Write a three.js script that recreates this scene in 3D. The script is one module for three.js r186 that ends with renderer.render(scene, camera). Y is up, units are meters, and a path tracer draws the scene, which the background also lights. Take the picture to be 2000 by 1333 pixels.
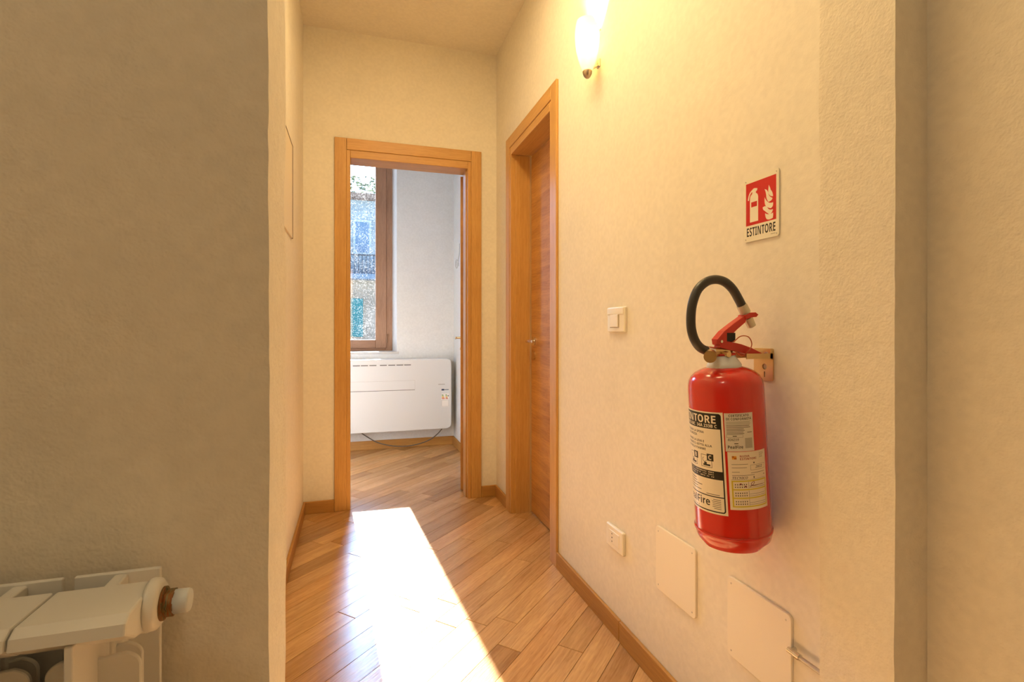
import * as THREE from 'three';
import { RoundedBoxGeometry } from 'three/addons/geometries/RoundedBoxGeometry.js';
import { mergeGeometries } from 'three/addons/utils/BufferGeometryUtils.js';
import { RectAreaLightUniformsLib } from 'three/addons/lights/RectAreaLightUniformsLib.js';
import { Sky } from 'three/addons/objects/Sky.js';

// ---------------------------------------------------------------- camera, sky, sun, exposure
const scene = new THREE.Scene();
const F = 1005, W = 2000, H = 1333, HORIZON = 645, EYE = 1.05, YAW = Math.atan(308 / 1005);
const camera = new THREE.PerspectiveCamera(2 * Math.atan(H / 2 / F) * 180 / Math.PI, W / H, 0.05, 200);
camera.position.set(0, EYE, 0);
camera.lookAt(Math.sin(YAW), EYE, -Math.cos(YAW));
camera.setViewOffset(W, H, 0, H / 2 - HORIZON, W, H);

const renderer = new THREE.WebGLRenderer({ antialias: true });
renderer.toneMapping = THREE.LinearToneMapping;
renderer.toneMappingExposure = 1.28;
renderer.shadowMap.enabled = true;

const SUN = new THREE.Vector3(-0.065, 0.553, -1).normalize();      // towards the sun
const sky = new Sky();
sky.name = 'sky';
sky.scale.setScalar(150);
sky.material.uniforms.turbidity.value = 4;
sky.material.uniforms.rayleigh.value = 0.75;
sky.material.uniforms.mieCoefficient.value = 0.003;
sky.material.uniforms.mieDirectionalG.value = 0.85;
sky.material.uniforms.sunPosition.value.copy(SUN);
scene.add(sky);
scene.environmentIntensity = 1.0;

const sun = new THREE.DirectionalLight(new THREE.Color(1, 0.95, 0.87), 37);
sun.name = 'sun';
sun.position.copy(SUN).multiplyScalar(30);
sun.castShadow = true;
sun.shadow.mapSize.set(4096, 4096);
Object.assign(sun.shadow.camera, { left: -6, right: 6, top: 6, bottom: -6, near: 1, far: 60 });
scene.add(sun); scene.add(sun.target);

RectAreaLightUniformsLib.init();

// ---------------------------------------------------------------- helpers
let seed = 7;
const rnd = () => { seed = (seed + 0x6d2b79f5) | 0; let t = Math.imul(seed ^ (seed >>> 15), 1 | seed); t = (t + Math.imul(t ^ (t >>> 7), 61 | t)) ^ t; return ((t ^ (t >>> 14)) >>> 0) / 4294967296; };
const lin = (r, g, b) => new THREE.Color().setRGB(r, g, b);
const hash = (x, y, s) => { let h = Math.imul(x, 374761393) ^ Math.imul(y, 668265263) ^ Math.imul(s, 1274126177); h = Math.imul(h ^ (h >>> 13), 1274126177); return ((h ^ (h >>> 16)) >>> 0) / 4294967296; };
function vnoise(x, y, px, py, s) {                                  // value noise that repeats every px, py cells
  const ix = Math.floor(x), iy = Math.floor(y), fx = x - ix, fy = y - iy, u = fx * fx * (3 - 2 * fx), v = fy * fy * (3 - 2 * fy);
  const m = (a, n) => ((a % n) + n) % n, h = (a, b) => hash(m(a, px), m(b, py), s);
  return (h(ix, iy) * (1 - u) + h(ix + 1, iy) * u) * (1 - v) + (h(ix, iy + 1) * (1 - u) + h(ix + 1, iy + 1) * u) * v;
}
function dataTex(w, h, fn, srgb) {
  const d = new Uint8Array(w * h * 4);
  for (let y = 0; y < h; y++) for (let x = 0; x < w; x++) {
    const c = fn(x / w, y / h), o = (y * w + x) * 4;
    for (let k = 0; k < 3; k++) d[o + k] = Math.max(0, Math.min(255, Math.round(255 * c[k])));
    d[o + 3] = c.length > 3 ? Math.round(255 * c[3]) : 255;
  }
  const t = new THREE.DataTexture(d, w, h);
  t.wrapS = t.wrapT = THREE.RepeatWrapping; t.magFilter = THREE.LinearFilter; t.minFilter = THREE.LinearFilter;
  if (srgb) t.colorSpace = THREE.SRGBColorSpace;
  t.needsUpdate = true;
  return t;
}
const toS = (c) => c <= 0.0031308 ? c * 12.92 : 1.055 * Math.pow(c, 1 / 2.4) - 0.055;
const mixS = (a, b, k) => [0, 1, 2].map((i) => toS(a[i] + (b[i] - a[i]) * k));
function canvasTex(w, h, draw) {
  const c = document.createElement('canvas'); c.width = w; c.height = h;
  draw(c.getContext('2d'), w, h);
  const t = new THREE.CanvasTexture(c); t.colorSpace = THREE.SRGBColorSpace; t.magFilter = THREE.LinearFilter;
  return t;
}
// uv in metres on the face that a triangle points most to; along = axis (0, 1, 2) the grain runs along
function metricUV(geometry, along = -1, off = [0, 0], scale = 1) {
  const g = geometry.index ? geometry.toNonIndexed() : geometry, p = g.attributes.position, n = g.attributes.normal, uv = new Float32Array(p.count * 2);
  for (let i = 0; i < p.count; i += 3) {
    const N = [0, 0, 0];
    for (let k = 0; k < 3; k++) { N[0] += Math.abs(n.getX(i + k)); N[1] += Math.abs(n.getY(i + k)); N[2] += Math.abs(n.getZ(i + k)); }
    const ax = N[0] >= N[1] && N[0] >= N[2] ? 0 : N[1] >= N[2] ? 1 : 2;
    for (let k = 0; k < 3; k++) {
      const q = [p.getX(i + k), p.getY(i + k), p.getZ(i + k)];
      let u, v;
      if (along >= 0) {
        u = q[along];
        const rest = [0, 1, 2].filter((a) => a !== along);
        v = ax === along ? q[rest[0]] * 0.3 : (ax === rest[0] ? q[rest[1]] : q[rest[0]]);
        if (ax === along) u = q[rest[1]];
      } else { u = ax === 0 ? q[2] : q[0]; v = ax === 1 ? q[2] : q[1]; }
      uv[(i + k) * 2] = (u + off[0]) * scale; uv[(i + k) * 2 + 1] = (v + off[1]) * scale;
    }
  }
  g.setAttribute('uv', new THREE.BufferAttribute(uv, 2));
  return g;
}
const bx = (x0, x1, y0, y1, z0, z1) => new THREE.BoxGeometry(Math.abs(x1 - x0), Math.abs(y1 - y0), Math.abs(z1 - z0)).translate((x0 + x1) / 2, (y0 + y1) / 2, (z0 + z1) / 2);
const rb = (x0, x1, y0, y1, z0, z1, r, seg = 2) => new RoundedBoxGeometry(Math.abs(x1 - x0), Math.abs(y1 - y0), Math.abs(z1 - z0), seg, r).translate((x0 + x1) / 2, (y0 + y1) / 2, (z0 + z1) / 2);
const V = (x, y, z) => new THREE.Vector3(x, y, z);
function rod(a, b, r, r2 = r, seg = 16) {                            // a cylinder from a to b
  const d = b.clone().sub(a), g = new THREE.CylinderGeometry(r2, r, d.length(), seg);
  g.applyQuaternion(new THREE.Quaternion().setFromUnitVectors(V(0, 1, 0), d.clone().normalize()));
  return g.translate((a.x + b.x) / 2, (a.y + b.y) / 2, (a.z + b.z) / 2);
}
const tube = (pts, r, n = 60, seg = 12, closed = false) => new THREE.TubeGeometry(new THREE.CatmullRomCurve3(pts, closed), n, r, seg, closed);
const lathe = (pts, seg = 48) => new THREE.LatheGeometry(pts.map(([r, y]) => new THREE.Vector2(r, y)), seg);
const join = (list) => mergeGeometries(list.map((g) => { const q = g.index ? g.toNonIndexed() : g; for (const k of Object.keys(q.attributes)) if (!['position', 'normal', 'uv'].includes(k)) q.deleteAttribute(k); return q; }));
function thing(name, label, category, [x, y, z], extra = {}) {
  const o = new THREE.Group(); o.name = name; o.position.set(x, y, z); o.userData = { label, category, ...extra };
  scene.add(o); o.updateMatrixWorld(true); return o;
}
function setting(name, label, [x, y, z] = [0, 0, 0]) {
  const o = new THREE.Group(); o.name = name; o.position.set(x, y, z); o.userData = { kind: 'structure', label };
  scene.add(o); o.updateMatrixWorld(true); return o;
}
// a named mesh from world-space geometry, put under its parent
function part(name, geometry, material, parent, label) {
  const g = geometry; parent.updateWorldMatrix(true, false);
  g.applyMatrix4(parent.matrixWorld.clone().invert());
  const m = new THREE.Mesh(g, material); m.name = name; m.castShadow = m.receiveShadow = true;
  if (label) m.userData.label = label;
  parent.add(m); return m;
}
function solid(name, geometry, material, label) {
  const m = new THREE.Mesh(geometry, material); m.name = name; m.castShadow = m.receiveShadow = true;
  m.userData = { kind: 'structure', label }; scene.add(m); return m;
}

// ---------------------------------------------------------------- materials
const plasterBump = dataTex(1024, 1024, (u, v) => {
  let s = 0;
  s += 0.20 * vnoise(u * 30, v * 30, 30, 30, 1) + 0.34 * vnoise(u * 120, v * 120, 120, 120, 2) + 0.30 * vnoise(u * 220, v * 220, 220, 220, 3) + 0.16 * vnoise(u * 420, v * 420, 420, 420, 4);
  return [s, s, s];
});
plasterBump.repeat.set(1.6, 1.6);
const plasterTone = dataTex(512, 512, (u, v) => {
  const s = 0.97 + 0.014 * (vnoise(u * 6, v * 6, 6, 6, 11) + vnoise(u * 17, v * 17, 17, 17, 12) - 1) + 0.03 * (vnoise(u * 120, v * 120, 120, 120, 13) - 0.5);
  return [s, s, s];
}, true);
plasterTone.repeat.set(0.8, 0.8);
const std = (o) => new THREE.MeshStandardMaterial(o);
const paint = std({ color: lin(0.86, 0.80, 0.69), roughness: 0.85, map: plasterTone, bumpMap: plasterBump, bumpScale: 0.00025 });
const rough = std({ color: lin(0.84, 0.77, 0.64), roughness: 0.9, map: plasterTone, bumpMap: plasterBump, bumpScale: 0.0011 });
const whitePaint = std({ color: lin(0.79, 0.81, 0.82), roughness: 0.85, map: plasterTone, bumpMap: plasterBump, bumpScale: 0.0008 });

function woodTex(s, light, dark, o = {}) {
  const { fine = 170, rings = 9, w = 1024, h = 512, knots = 0.5 } = o;
  return dataTex(w, h, (u, v) => {
    const warp = 0.05 * vnoise(u * 5, v * 4, 5, 4, s) + 0.03 * vnoise(u * 14, v * 9, 14, 9, s + 1);
    const band = 0.5 + 0.5 * Math.sin(2 * Math.PI * (v + warp) * rings);
    const streak = vnoise(u * 10, (v + warp * 0.4) * fine, 10, fine, s + 2), pores = vnoise(u * 46, v * fine * 1.5, 46, Math.round(fine * 1.5), s + 3), patch = vnoise(u * 4, v * 3, 4, 3, s + 4);
    let k = 0.30 * band * knots + 0.34 * streak + 0.22 * pores * pores + 0.30 * patch - 0.12;
    return mixS(light, dark, Math.max(0, Math.min(1, k)));
  }, true);
}
const floorTex = woodTex(21, [0.72, 0.44, 0.19], [0.32, 0.145, 0.05], { fine: 120, rings: 7 });
floorTex.repeat.set(1, 2);
const floorBump = dataTex(512, 512, (u, v) => { const s = 0.6 * vnoise(u * 20, v * 150, 20, 150, 31) + 0.4 * vnoise(u * 60, v * 240, 60, 240, 32); return [s, s, s]; });
floorBump.repeat.set(1, 2);
const plankTones = [[1, 0.98, 0.96], [0.90, 0.86, 0.82], [1.08, 1.08, 1.08], [0.80, 0.74, 0.68], [0.98, 0.92, 0.84], [1.1, 1.04, 0.98], [0.72, 0.66, 0.60]];
const plankMats = plankTones.map((t) => new THREE.MeshPhysicalMaterial({ color: lin(...t.map((c) => Math.min(1, c * 0.9))), map: floorTex, roughness: 0.26, bumpMap: floorBump, bumpScale: 0.00025 }));
const casingTex = woodTex(41, [0.64, 0.36, 0.11], [0.40, 0.18, 0.04], { fine: 150, rings: 6, knots: 0.35 });
casingTex.repeat.set(1, 2);
const casingWood = std({ map: casingTex, roughness: 0.42 });
const leafTex = woodTex(51, [0.62, 0.31, 0.085], [0.27, 0.10, 0.02], { fine: 90, rings: 5, knots: 0.6 });
leafTex.repeat.set(1.2, 2.5);
const leafWood = std({ map: leafTex, roughness: 0.45 });
const boardTex = woodTex(61, [0.52, 0.27, 0.065], [0.30, 0.13, 0.03], { fine: 120, rings: 4, knots: 0.3 });
boardTex.repeat.set(1, 2);
const boardWood = std({ map: boardTex, roughness: 0.6 });
const frameTex = woodTex(71, [0.40, 0.22, 0.13], [0.20, 0.10, 0.055], { fine: 120, rings: 4, knots: 0.3 });
const frameWood = std({ map: frameTex, roughness: 0.5 });
const chrome = std({ color: lin(0.72, 0.70, 0.67), metalness: 1, roughness: 0.22 });
const steel = std({ color: lin(0.55, 0.53, 0.50), metalness: 1, roughness: 0.38 });
const brass = std({ color: lin(0.66, 0.50, 0.26), metalness: 1, roughness: 0.35 });
const whitePlastic = std({ color: lin(0.68, 0.71, 0.74), roughness: 0.35 });
const creamPlastic = std({ color: lin(0.84, 0.78, 0.66), roughness: 0.28 });
const enamel = std({ color: lin(0.80, 0.78, 0.73), roughness: 0.3 });
const redPaint = new THREE.MeshPhysicalMaterial({ color: lin(0.60, 0.014, 0.006), roughness: 0.22, clearcoat: 0.6, clearcoatRoughness: 0.08 });
const leverRed = std({ color: lin(0.58, 0.03, 0.015), roughness: 0.32 });
const rubber = std({ color: lin(0.035, 0.034, 0.032), roughness: 0.38 });
const dark = std({ color: lin(0.02, 0.018, 0.016), roughness: 0.7 });
const greySlot = std({ color: lin(0.10, 0.10, 0.10), roughness: 0.6 });

// ---------------------------------------------------------------- floor: planks laid on the diagonal
const FLOOR = setting('floor', 'honey coloured wood plank floor laid on the diagonal');
part('subfloor', bx(-2.4, 1.1, -0.12, -0.014, -5.1, 2.0), std({ color: lin(0.05, 0.03, 0.018), roughness: 0.9 }), FLOOR);
{
  const A = 46.5 * Math.PI / 180, T = [Math.sin(A), -Math.cos(A)], N = [Math.cos(A), Math.sin(A)], PW = 0.0885, P0 = -0.9753;
  const areas = [[-0.30, 1.0, -4.70, -0.68], [-1.62, 0.92, -0.68, 1.62], [-1.72, -0.30, -4.70, -3.2]];
  const clip = (poly, k, lim, sign) => {                             // keep sign * (coordinate k - lim) >= 0
    const out = [];
    poly.forEach((a, i) => {
      const b = poly[(i + 1) % poly.length], da = sign * (a[k] - lim), db = sign * (b[k] - lim);
      if (da >= 0) out.push(a);
      if (da * db < 0) { const t = da / (da - db); out.push([a[0] + (b[0] - a[0]) * t, a[1] + (b[1] - a[1]) * t]); }
    });
    return out;
  };
  const G = 0.0007, BEV = 0.0012;
  for (let row = -62; row < 44; row++) {
    const p0 = P0 + row * PW, p1 = p0 + PW;
    let t = -6 - rnd() * 0.8;
    while (t < 6) {
      const len = 0.55 + 0.5 * rnd(), t0 = t, t1 = t + len, tone = Math.floor(rnd() * 97), off = [rnd() * 3, rnd() * 3];
      t = t1;
      const at = (p, q) => [p * N[0] + q * T[0], p * N[1] + q * T[1]];
      const rect = [at(p0 + G, t0 + G), at(p0 + G, t1 - G), at(p1 - G, t1 - G), at(p1 - G, t0 + G)];
      for (const [x0, x1, z0, z1] of areas) {
        let poly = clip(clip(clip(clip(rect, 0, x0, 1), 0, x1, -1), 1, z0, 1), 1, z1, -1);
        if (poly.length < 3) continue;
        let area = 0; poly.forEach((a, i) => { const b = poly[(i + 1) % poly.length]; area += a[0] * b[1] - b[0] * a[1]; });
        if (Math.abs(area) / 2 < 0.0012) continue;
        if (area > 0) poly = poly.reverse();                         // so that the top faces up
        const c = poly.reduce((s, q) => [s[0] + q[0] / poly.length, s[1] + q[1] / poly.length], [0, 0]);
        const inner = poly.map((q) => { const d = Math.hypot(q[0] - c[0], q[1] - c[1]); return [q[0] + (c[0] - q[0]) / d * BEV * 1.4, q[1] + (c[1] - q[1]) / d * BEV * 1.4]; });
        const P = [], U = [], uv = (q) => [q[0] * T[0] + q[1] * T[1] + off[0], q[0] * N[0] + q[1] * N[1] + off[1]];
        const tri = (a, b, d) => [a, b, d].forEach((q) => { P.push(...q); U.push(...uv([q[0], q[2]])); });
        for (let i = 1; i < inner.length - 1; i++) tri([inner[0][0], 0, inner[0][1]], [inner[i][0], 0, inner[i][1]], [inner[i + 1][0], 0, inner[i + 1][1]]);
        poly.forEach((a, i) => {
          const b = poly[(i + 1) % poly.length], ia = inner[i], ib = inner[(i + 1) % poly.length];
          tri([ia[0], 0, ia[1]], [a[0], -BEV, a[1]], [ib[0], 0, ib[1]]); tri([ib[0], 0, ib[1]], [a[0], -BEV, a[1]], [b[0], -BEV, b[1]]);
          tri([a[0], -BEV, a[1]], [a[0], -0.014, a[1]], [b[0], -BEV, b[1]]); tri([b[0], -BEV, b[1]], [a[0], -0.014, a[1]], [b[0], -0.014, b[1]]);
        });
        const g = new THREE.BufferGeometry();
        g.setAttribute('position', new THREE.Float32BufferAttribute(P, 3)); g.setAttribute('uv', new THREE.Float32BufferAttribute(U, 2)); g.computeVertexNormals();
        part('plank', g, plankMats[tone % plankMats.length], FLOOR);
      }
    }
  }
}

// ---------------------------------------------------------------- walls and ceilings
const CX0 = -0.278, CX1 = 0.862, ZF = -3.15, ZN = -0.75, ZP = -0.61, CEIL = 2.79;
const JL = -0.0886, JR = 0.83, NR = 0.902, D1 = [-0.045, 0.698], D2 = [-2.835, -2.176], DH = 2.102;
const walls = (list) => metricUV(join(list.map((b) => bx(...b))));
solid('wall_left', walls([[CX0 - 0.12, CX0, 0, CEIL, ZF, ZN]]), paint, 'cream painted wall along the left of the corridor');
solid('wall_right', walls([[CX1, CX1 + 0.13, 0, CEIL, D2[1], ZN], [CX1, CX1 + 0.13, 0, CEIL, ZF, D2[0]], [CX1, CX1 + 0.13, DH, CEIL, D2[0], D2[1]]]), paint, 'cream painted corridor wall behind the fire extinguisher');
solid('wall_end', walls([[-1.85, D1[0], 0, 3.05, ZF - 0.13, ZF], [D1[1], CX1 + 0.13, 0, 3.05, ZF - 0.13, ZF], [D1[0], D1[1], DH, 3.05, ZF - 0.13, ZF]]), paint, 'cream painted wall with a doorway closing the corridor');
function roughSlab(x0, x1, edge, s) {                                // a slab whose arrises at x = edge wander as hand-laid plaster does
  const g = new THREE.BoxGeometry(x1 - x0, CEIL, ZP - ZN, 1, 260, 1).translate((x0 + x1) / 2, CEIL / 2, (ZP + ZN) / 2), p = g.attributes.position;
  for (let i = 0; i < p.count; i++) if (Math.abs(p.getX(i) - edge) < 1e-4) {
    const y = p.getY(i), k = p.getZ(i) > -0.7 ? s : s + 9;
    p.setX(i, p.getX(i) + 0.0035 * (vnoise(y * 9, 0.5, 999, 9, k) - 0.5) + 0.0016 * (vnoise(y * 42, 0.5, 999, 9, k + 1) - 0.5));
    p.setZ(i, p.getZ(i) + 0.0026 * (vnoise(y * 12, 0.5, 999, 9, k + 2) - 0.5));
  }
  return metricUV(g);
}
solid('wall_front_left', roughSlab(-1.74, JL, JL, 201), rough, 'rough plastered wall stub above the radiator');
solid('wall_front_right', roughSlab(JR, CX1 + 0.13, JR, 231), rough, 'rough plastered pier beside the fire extinguisher');
solid('wall_front_lintel', walls([[JL, JR, 2.42, CEIL, ZN, ZP]]), rough, 'plastered lintel over the opening into the corridor');
solid('wall_near_right', walls([[NR, NR + 0.12, 0, CEIL, ZP, 1.74]]), rough, 'plastered side wall next to the rough pier');
solid('wall_near_left', walls([[-1.74, -1.62, 0, CEIL, ZP, 1.74]]), rough, 'plastered wall of the near room');
solid('wall_near_back', walls([[-1.62, NR, 0, CEIL, 1.62, 1.74]]), rough, 'plastered back wall of the near room');
solid('ceiling', walls([[-1.74, NR + 0.12, CEIL, CEIL + 0.15, ZF - 0.13, 1.74]]), paint, 'cream painted corridor ceiling');
// the room beyond
const FR = 0.876, FZ = -4.69, WX = [-0.96, 0.342], WY = [0.857, 2.86];
solid('wall_far_right', walls([[FR, FR + 0.12, 0, 3.05, FZ, ZF - 0.13]]), whitePaint, 'white side wall of the room beyond the doorway');
solid('wall_far_left', walls([[-1.45, -1.32, 0, 3.05, FZ, ZF - 0.13]]), whitePaint, 'white wall of the room beyond the doorway');
solid('wall_far_inner', walls([[-1.72, D1[0] - 0.05, 0, 3.05, ZF - 0.14, ZF - 0.1301], [D1[1] + 0.05, FR, 0, 3.05, ZF - 0.14, ZF - 0.1301], [D1[0] - 0.05, D1[1] + 0.05, 2.17, 3.05, ZF - 0.14, ZF - 0.1301]]), whitePaint, 'white plaster skim facing the room beyond');
solid('ceiling_far', walls([[-1.85, FR + 0.12, 3.05, 3.2, FZ - 0.4, ZF]]), whitePaint, 'white ceiling of the room beyond the doorway');
{
  const plan = (pts, y0, y1) => { const s = new THREE.Shape(pts.map(([x, z]) => new THREE.Vector2(x, -z))); return new THREE.ExtrudeGeometry(s, { depth: y1 - y0, bevelEnabled: false }).rotateX(-Math.PI / 2).translate(0, y0, 0); };
  const B = FZ - 0.4;
  const wallGeo = metricUV(join([
    plan([[WX[1] + 0.02, FZ], [WX[1], FZ - 0.26], [WX[1], B], [FR + 0.12, B], [FR + 0.12, FZ]], 0, 3.05),
    plan([[WX[0] - 0.02, FZ], [-1.85, FZ], [-1.85, B], [WX[0], B], [WX[0], FZ - 0.26]], 0, 3.05),
    bx(WX[0] - 0.02, WX[1] + 0.02, 0, WY[0] - 0.02, B, FZ), bx(WX[0] - 0.02, WX[1] + 0.02, WY[1], 3.05, B, FZ)]));
  solid('wall_far', wallGeo, whitePaint, 'white wall holding the window and the wall heater');
  solid('trim_1', metricUV(rb(WX[0] - 0.05, WX[1] + 0.04, WY[0] - 0.02, WY[0], FZ - 0.39, FZ + 0.006, 0.004)), std({ color: lin(0.62, 0.61, 0.59), roughness: 0.5, map: plasterTone }), 'pale stone sill under the window');
}

// baseboards
function skirting(name, label, boards) {
  const g = setting(name, label);
  for (const [b, ax] of boards) part('board', metricUV(rb(...b, 0.003), ax), boardWood, g);
}
const SK = 0.012, SH = 0.07;
skirting('baseboard_left', 'brown wooden baseboard along the left corridor wall', [[[CX0, CX0 + SK, 0, SH, -1.9, ZN], 2], [[CX0, CX0 + SK, 0, SH, ZF + SK, -1.9005], 2]]);
skirting('baseboard_right', 'brown wooden baseboard of two lengths under the extinguisher wall', [[[CX1 - SK, CX1, 0, SH, -1.5485, ZN], 2], [[CX1 - SK, CX1, 0, SH, -2.111, -1.5505], 2], [[CX1 - SK, CX1, 0, SH, ZF + SK, -2.90], 2]]);
skirting('baseboard_end', 'short brown baseboards either side of the open doorway', [[[CX0, -0.111, 0, SH, ZF, ZF + SK], 0], [[0.763, CX1, 0, SH, ZF, ZF + SK], 0]]);
skirting('baseboard_far', 'brown wooden baseboard under the wall heater', [[[-1.72, FR - SK, 0, 0.077, FZ, FZ + SK], 0], [[FR - SK, FR, 0, 0.077, FZ, ZF - 0.15], 2]]);
skirting('baseboard_near', 'brown wooden baseboard of the near room', [[[NR - SK, NR, 0, SH, ZP, 1.6], 2], [[-1.6, JL - 0.01, 0, SH, ZP, ZP + SK], 0]]);

// ---------------------------------------------------------------- window in the room beyond
const FZW = -4.95;
{
  const w = setting('window_1', 'tall brown wooden window above the wall heater', [0.3, WY[0], FZW]);
  const t = 0.05, x0 = WX[0], x1 = WX[1], y0 = WY[0], y1 = WY[1], z0 = FZW - 0.06, mid = -0.31;
  part('frame', metricUV(join([rb(x1 - 0.066, x1, y0, y1, z0, FZW, 0.004), rb(x0, x0 + 0.066, y0, y1, z0, FZW, 0.004)]), 1), frameWood, w);
  part('frame', metricUV(join([rb(x0 + 0.066, x1 - 0.066, y0, y0 + 0.028, z0, FZW, 0.004), rb(x0 + 0.066, x1 - 0.066, y1 - 0.05, y1, z0, FZW, 0.004)]), 0), frameWood, w);
  const paneTex = dataTex(512, 1024, (u, v) => {
    const n = vnoise(u * 90, v * 180, 90, 180, 91), m = vnoise(u * 200, v * 400, 200, 400, 92), c = vnoise(u * 9, v * 16, 9, 16, 93);
    const s = 0.02 + 0.16 * Math.max(0, n * m * 2.2 - 0.55 + 0.45 * c);
    return [s, s, s];
  });
  paneTex.repeat.set(1.6, 0.8);
  const glass = new THREE.MeshPhysicalMaterial({ color: lin(0.97, 0.98, 1), transmission: 1, thickness: 0, roughness: 1, roughnessMap: paneTex, ior: 1.45 });
  for (const [a, b] of [[mid + 0.002, x1 - 0.066 + 0.012], [x0 + 0.066 - 0.012, mid - 0.002]]) {
    const zs0 = FZW - 0.05, zs1 = FZW + 0.012, lo = y0 + 0.024, hi = y1 - 0.04, right = a > mid;
    const st = right ? 0.099 : 0.099;
    const sash = part('sash', metricUV(join([rb(a, a + 0.075, lo, hi, zs0, zs1, 0.006), rb(b - st, b, lo, hi, zs0, zs1, 0.006)]), 1), frameWood, w);
    part('rail', metricUV(join([rb(a + 0.075, b - st, lo, lo + 0.078, zs0, zs1, 0.006), rb(a + 0.075, b - st, hi - 0.08, hi, zs0, zs1, 0.006)]), 0), frameWood, w);
    part('pane', metricUV(bx(a + 0.07, b - st + 0.006, lo + 0.07, hi - 0.07, FZW - 0.026, FZW - 0.022)), glass, w);
    if (right) part('hinge', rod(V(b + 0.003, lo + 0.05, zs1 + 0.004), V(b + 0.003, lo + 0.13, zs1 + 0.004), 0.006), std({ color: lin(0.30, 0.17, 0.10), roughness: 0.4, metalness: 0.4 }), sash);
  }
}

// ---------------------------------------------------------------- doors
const lining = (z0, z1) => [z0, z1];
{
  const d = setting('door_1', 'open doorway with honey wood casing at the corridor end', [0.33, 0, ZF]);
  const zf = ZF + 0.012;
  part('casing', metricUV(rb(-0.110, -0.0435, 0, 2.167, ZF, zf, 0.003), 1), casingWood, d);
  part('casing', metricUV(rb(0.6965, 0.762, 0, 2.167, ZF, zf, 0.003), 1), casingWood, d);
  part('casing', metricUV(rb(-0.0425, 0.6955, 2.10, 2.167, ZF, zf, 0.003), 0), casingWood, d);
  const zb = ZF - 0.138;
  part('jamb', metricUV(join([rb(-0.044, -0.022, 0, 2.10, zb, zf - 0.004, 0.003)]), 1), casingWood, d);
  part('jamb', metricUV(join([rb(0.675, 0.697, 0, 2.10, zb, zf - 0.004, 0.003), rb(0.667, 0.676, 0, 2.06, ZF - 0.095, ZF - 0.02, 0.002)]), 1), casingWood, d);
  part('jamb', metricUV(join([rb(-0.022, 0.675, 2.055, 2.10, zb, zf - 0.004, 0.003)]), 0), casingWood, d);
  part('casing', metricUV(join([rb(-0.110, -0.0435, 0, 2.167, zb - 0.014, zb - 0.002, 0.003), rb(0.6965, 0.762, 0, 2.167, zb - 0.014, zb - 0.002, 0.003), rb(-0.0425, 0.6955, 2.10, 2.167, zb - 0.014, zb - 0.002, 0.003)]), 1), casingWood, d);
  // the leaf swings into the far room and shows its hinge edge
  const L = new THREE.Group(); L.name = 'door_leaf'; d.add(L);
  const ang = 13 * Math.PI / 180, turn = new THREE.Matrix4().makeRotationY(-ang).setPosition(0.661, 0, ZF - 0.152);
  const put = (g) => g.applyMatrix4(turn);
  part('leaf_panel', put(metricUV(rb(0, 0.026, 0.008, 2.05, -0.69, 0, 0.002), 2)), leafWood, L);
  const hy = 0.99, hz = -0.635;
  part('handle', put(join([rod(V(0, hy, hz), V(-0.008, hy, hz), 0.024, 0.024, 24), rod(V(-0.008, hy, hz), V(-0.05, hy, hz), 0.009), rb(-0.058, -0.044, hy - 0.009, hy + 0.009, hz - 0.012, hz + 0.11, 0.005)])), chrome, L);
  part('keyhole_plate', put(join([rod(V(0, 0.905, hz), V(-0.008, 0.905, hz), 0.022, 0.022, 24), rb(-0.022, -0.006, 0.895, 0.915, hz - 0.006, hz + 0.006, 0.003)])), brass, L);
}
{
  const d = setting('door_2', 'closed wooden door set deep in its casing on the right wall', [CX1, 0, -2.5]);
  const xf = CX1 - 0.012, xb = CX1 + 0.135;
  part('casing', metricUV(rb(xf, CX1, 0, 2.160, -2.178, -2.111, 0.003), 1), casingWood, d);
  part('casing', metricUV(rb(xf, CX1, 0, 2.160, -2.90, -2.8335, 0.003), 1), casingWood, d);
  part('casing', metricUV(rb(xf, CX1, 2.095, 2.160, -2.8325, -2.1785, 0.003), 2), casingWood, d);
  part('jamb', metricUV(join([rb(xf + 0.004, xb, 0, 2.095, -2.834, -2.812, 0.003), rb(xf + 0.032, CX1 + 0.108, 0, 2.05, -2.8125, -2.802, 0.002)]), 1), casingWood, d);
  part('jamb', metricUV(join([rb(xf + 0.004, xb, 0, 2.095, -2.199, -2.177, 0.003)]), 1), casingWood, d);
  part('jamb', metricUV(join([rb(xf + 0.004, xb, 2.052, 2.095, -2.812, -2.199, 0.003)]), 2), casingWood, d);
  const L = new THREE.Group(); L.name = 'door_leaf'; d.add(L);
  const lx = CX1 + 0.112;
  part('leaf_panel', metricUV(rb(lx, lx + 0.04, 0.006, 2.048, -2.798, -2.203, 0.002), 2), leafWood, L);
  const hz = -2.745;
  part('handle', join([rod(V(lx, 0.987, hz), V(lx - 0.008, 0.987, hz), 0.024, 0.024, 24), rod(V(lx - 0.008, 0.987, hz), V(lx - 0.045, 0.987, hz), 0.009), rb(lx - 0.052, lx - 0.038, 0.978, 0.996, hz - 0.012, hz + 0.10, 0.005)]), chrome, L);
  part('keyhole_plate', rod(V(lx, 0.906, hz), V(lx - 0.008, 0.906, hz), 0.022, 0.022, 24), brass, L);
}

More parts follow.
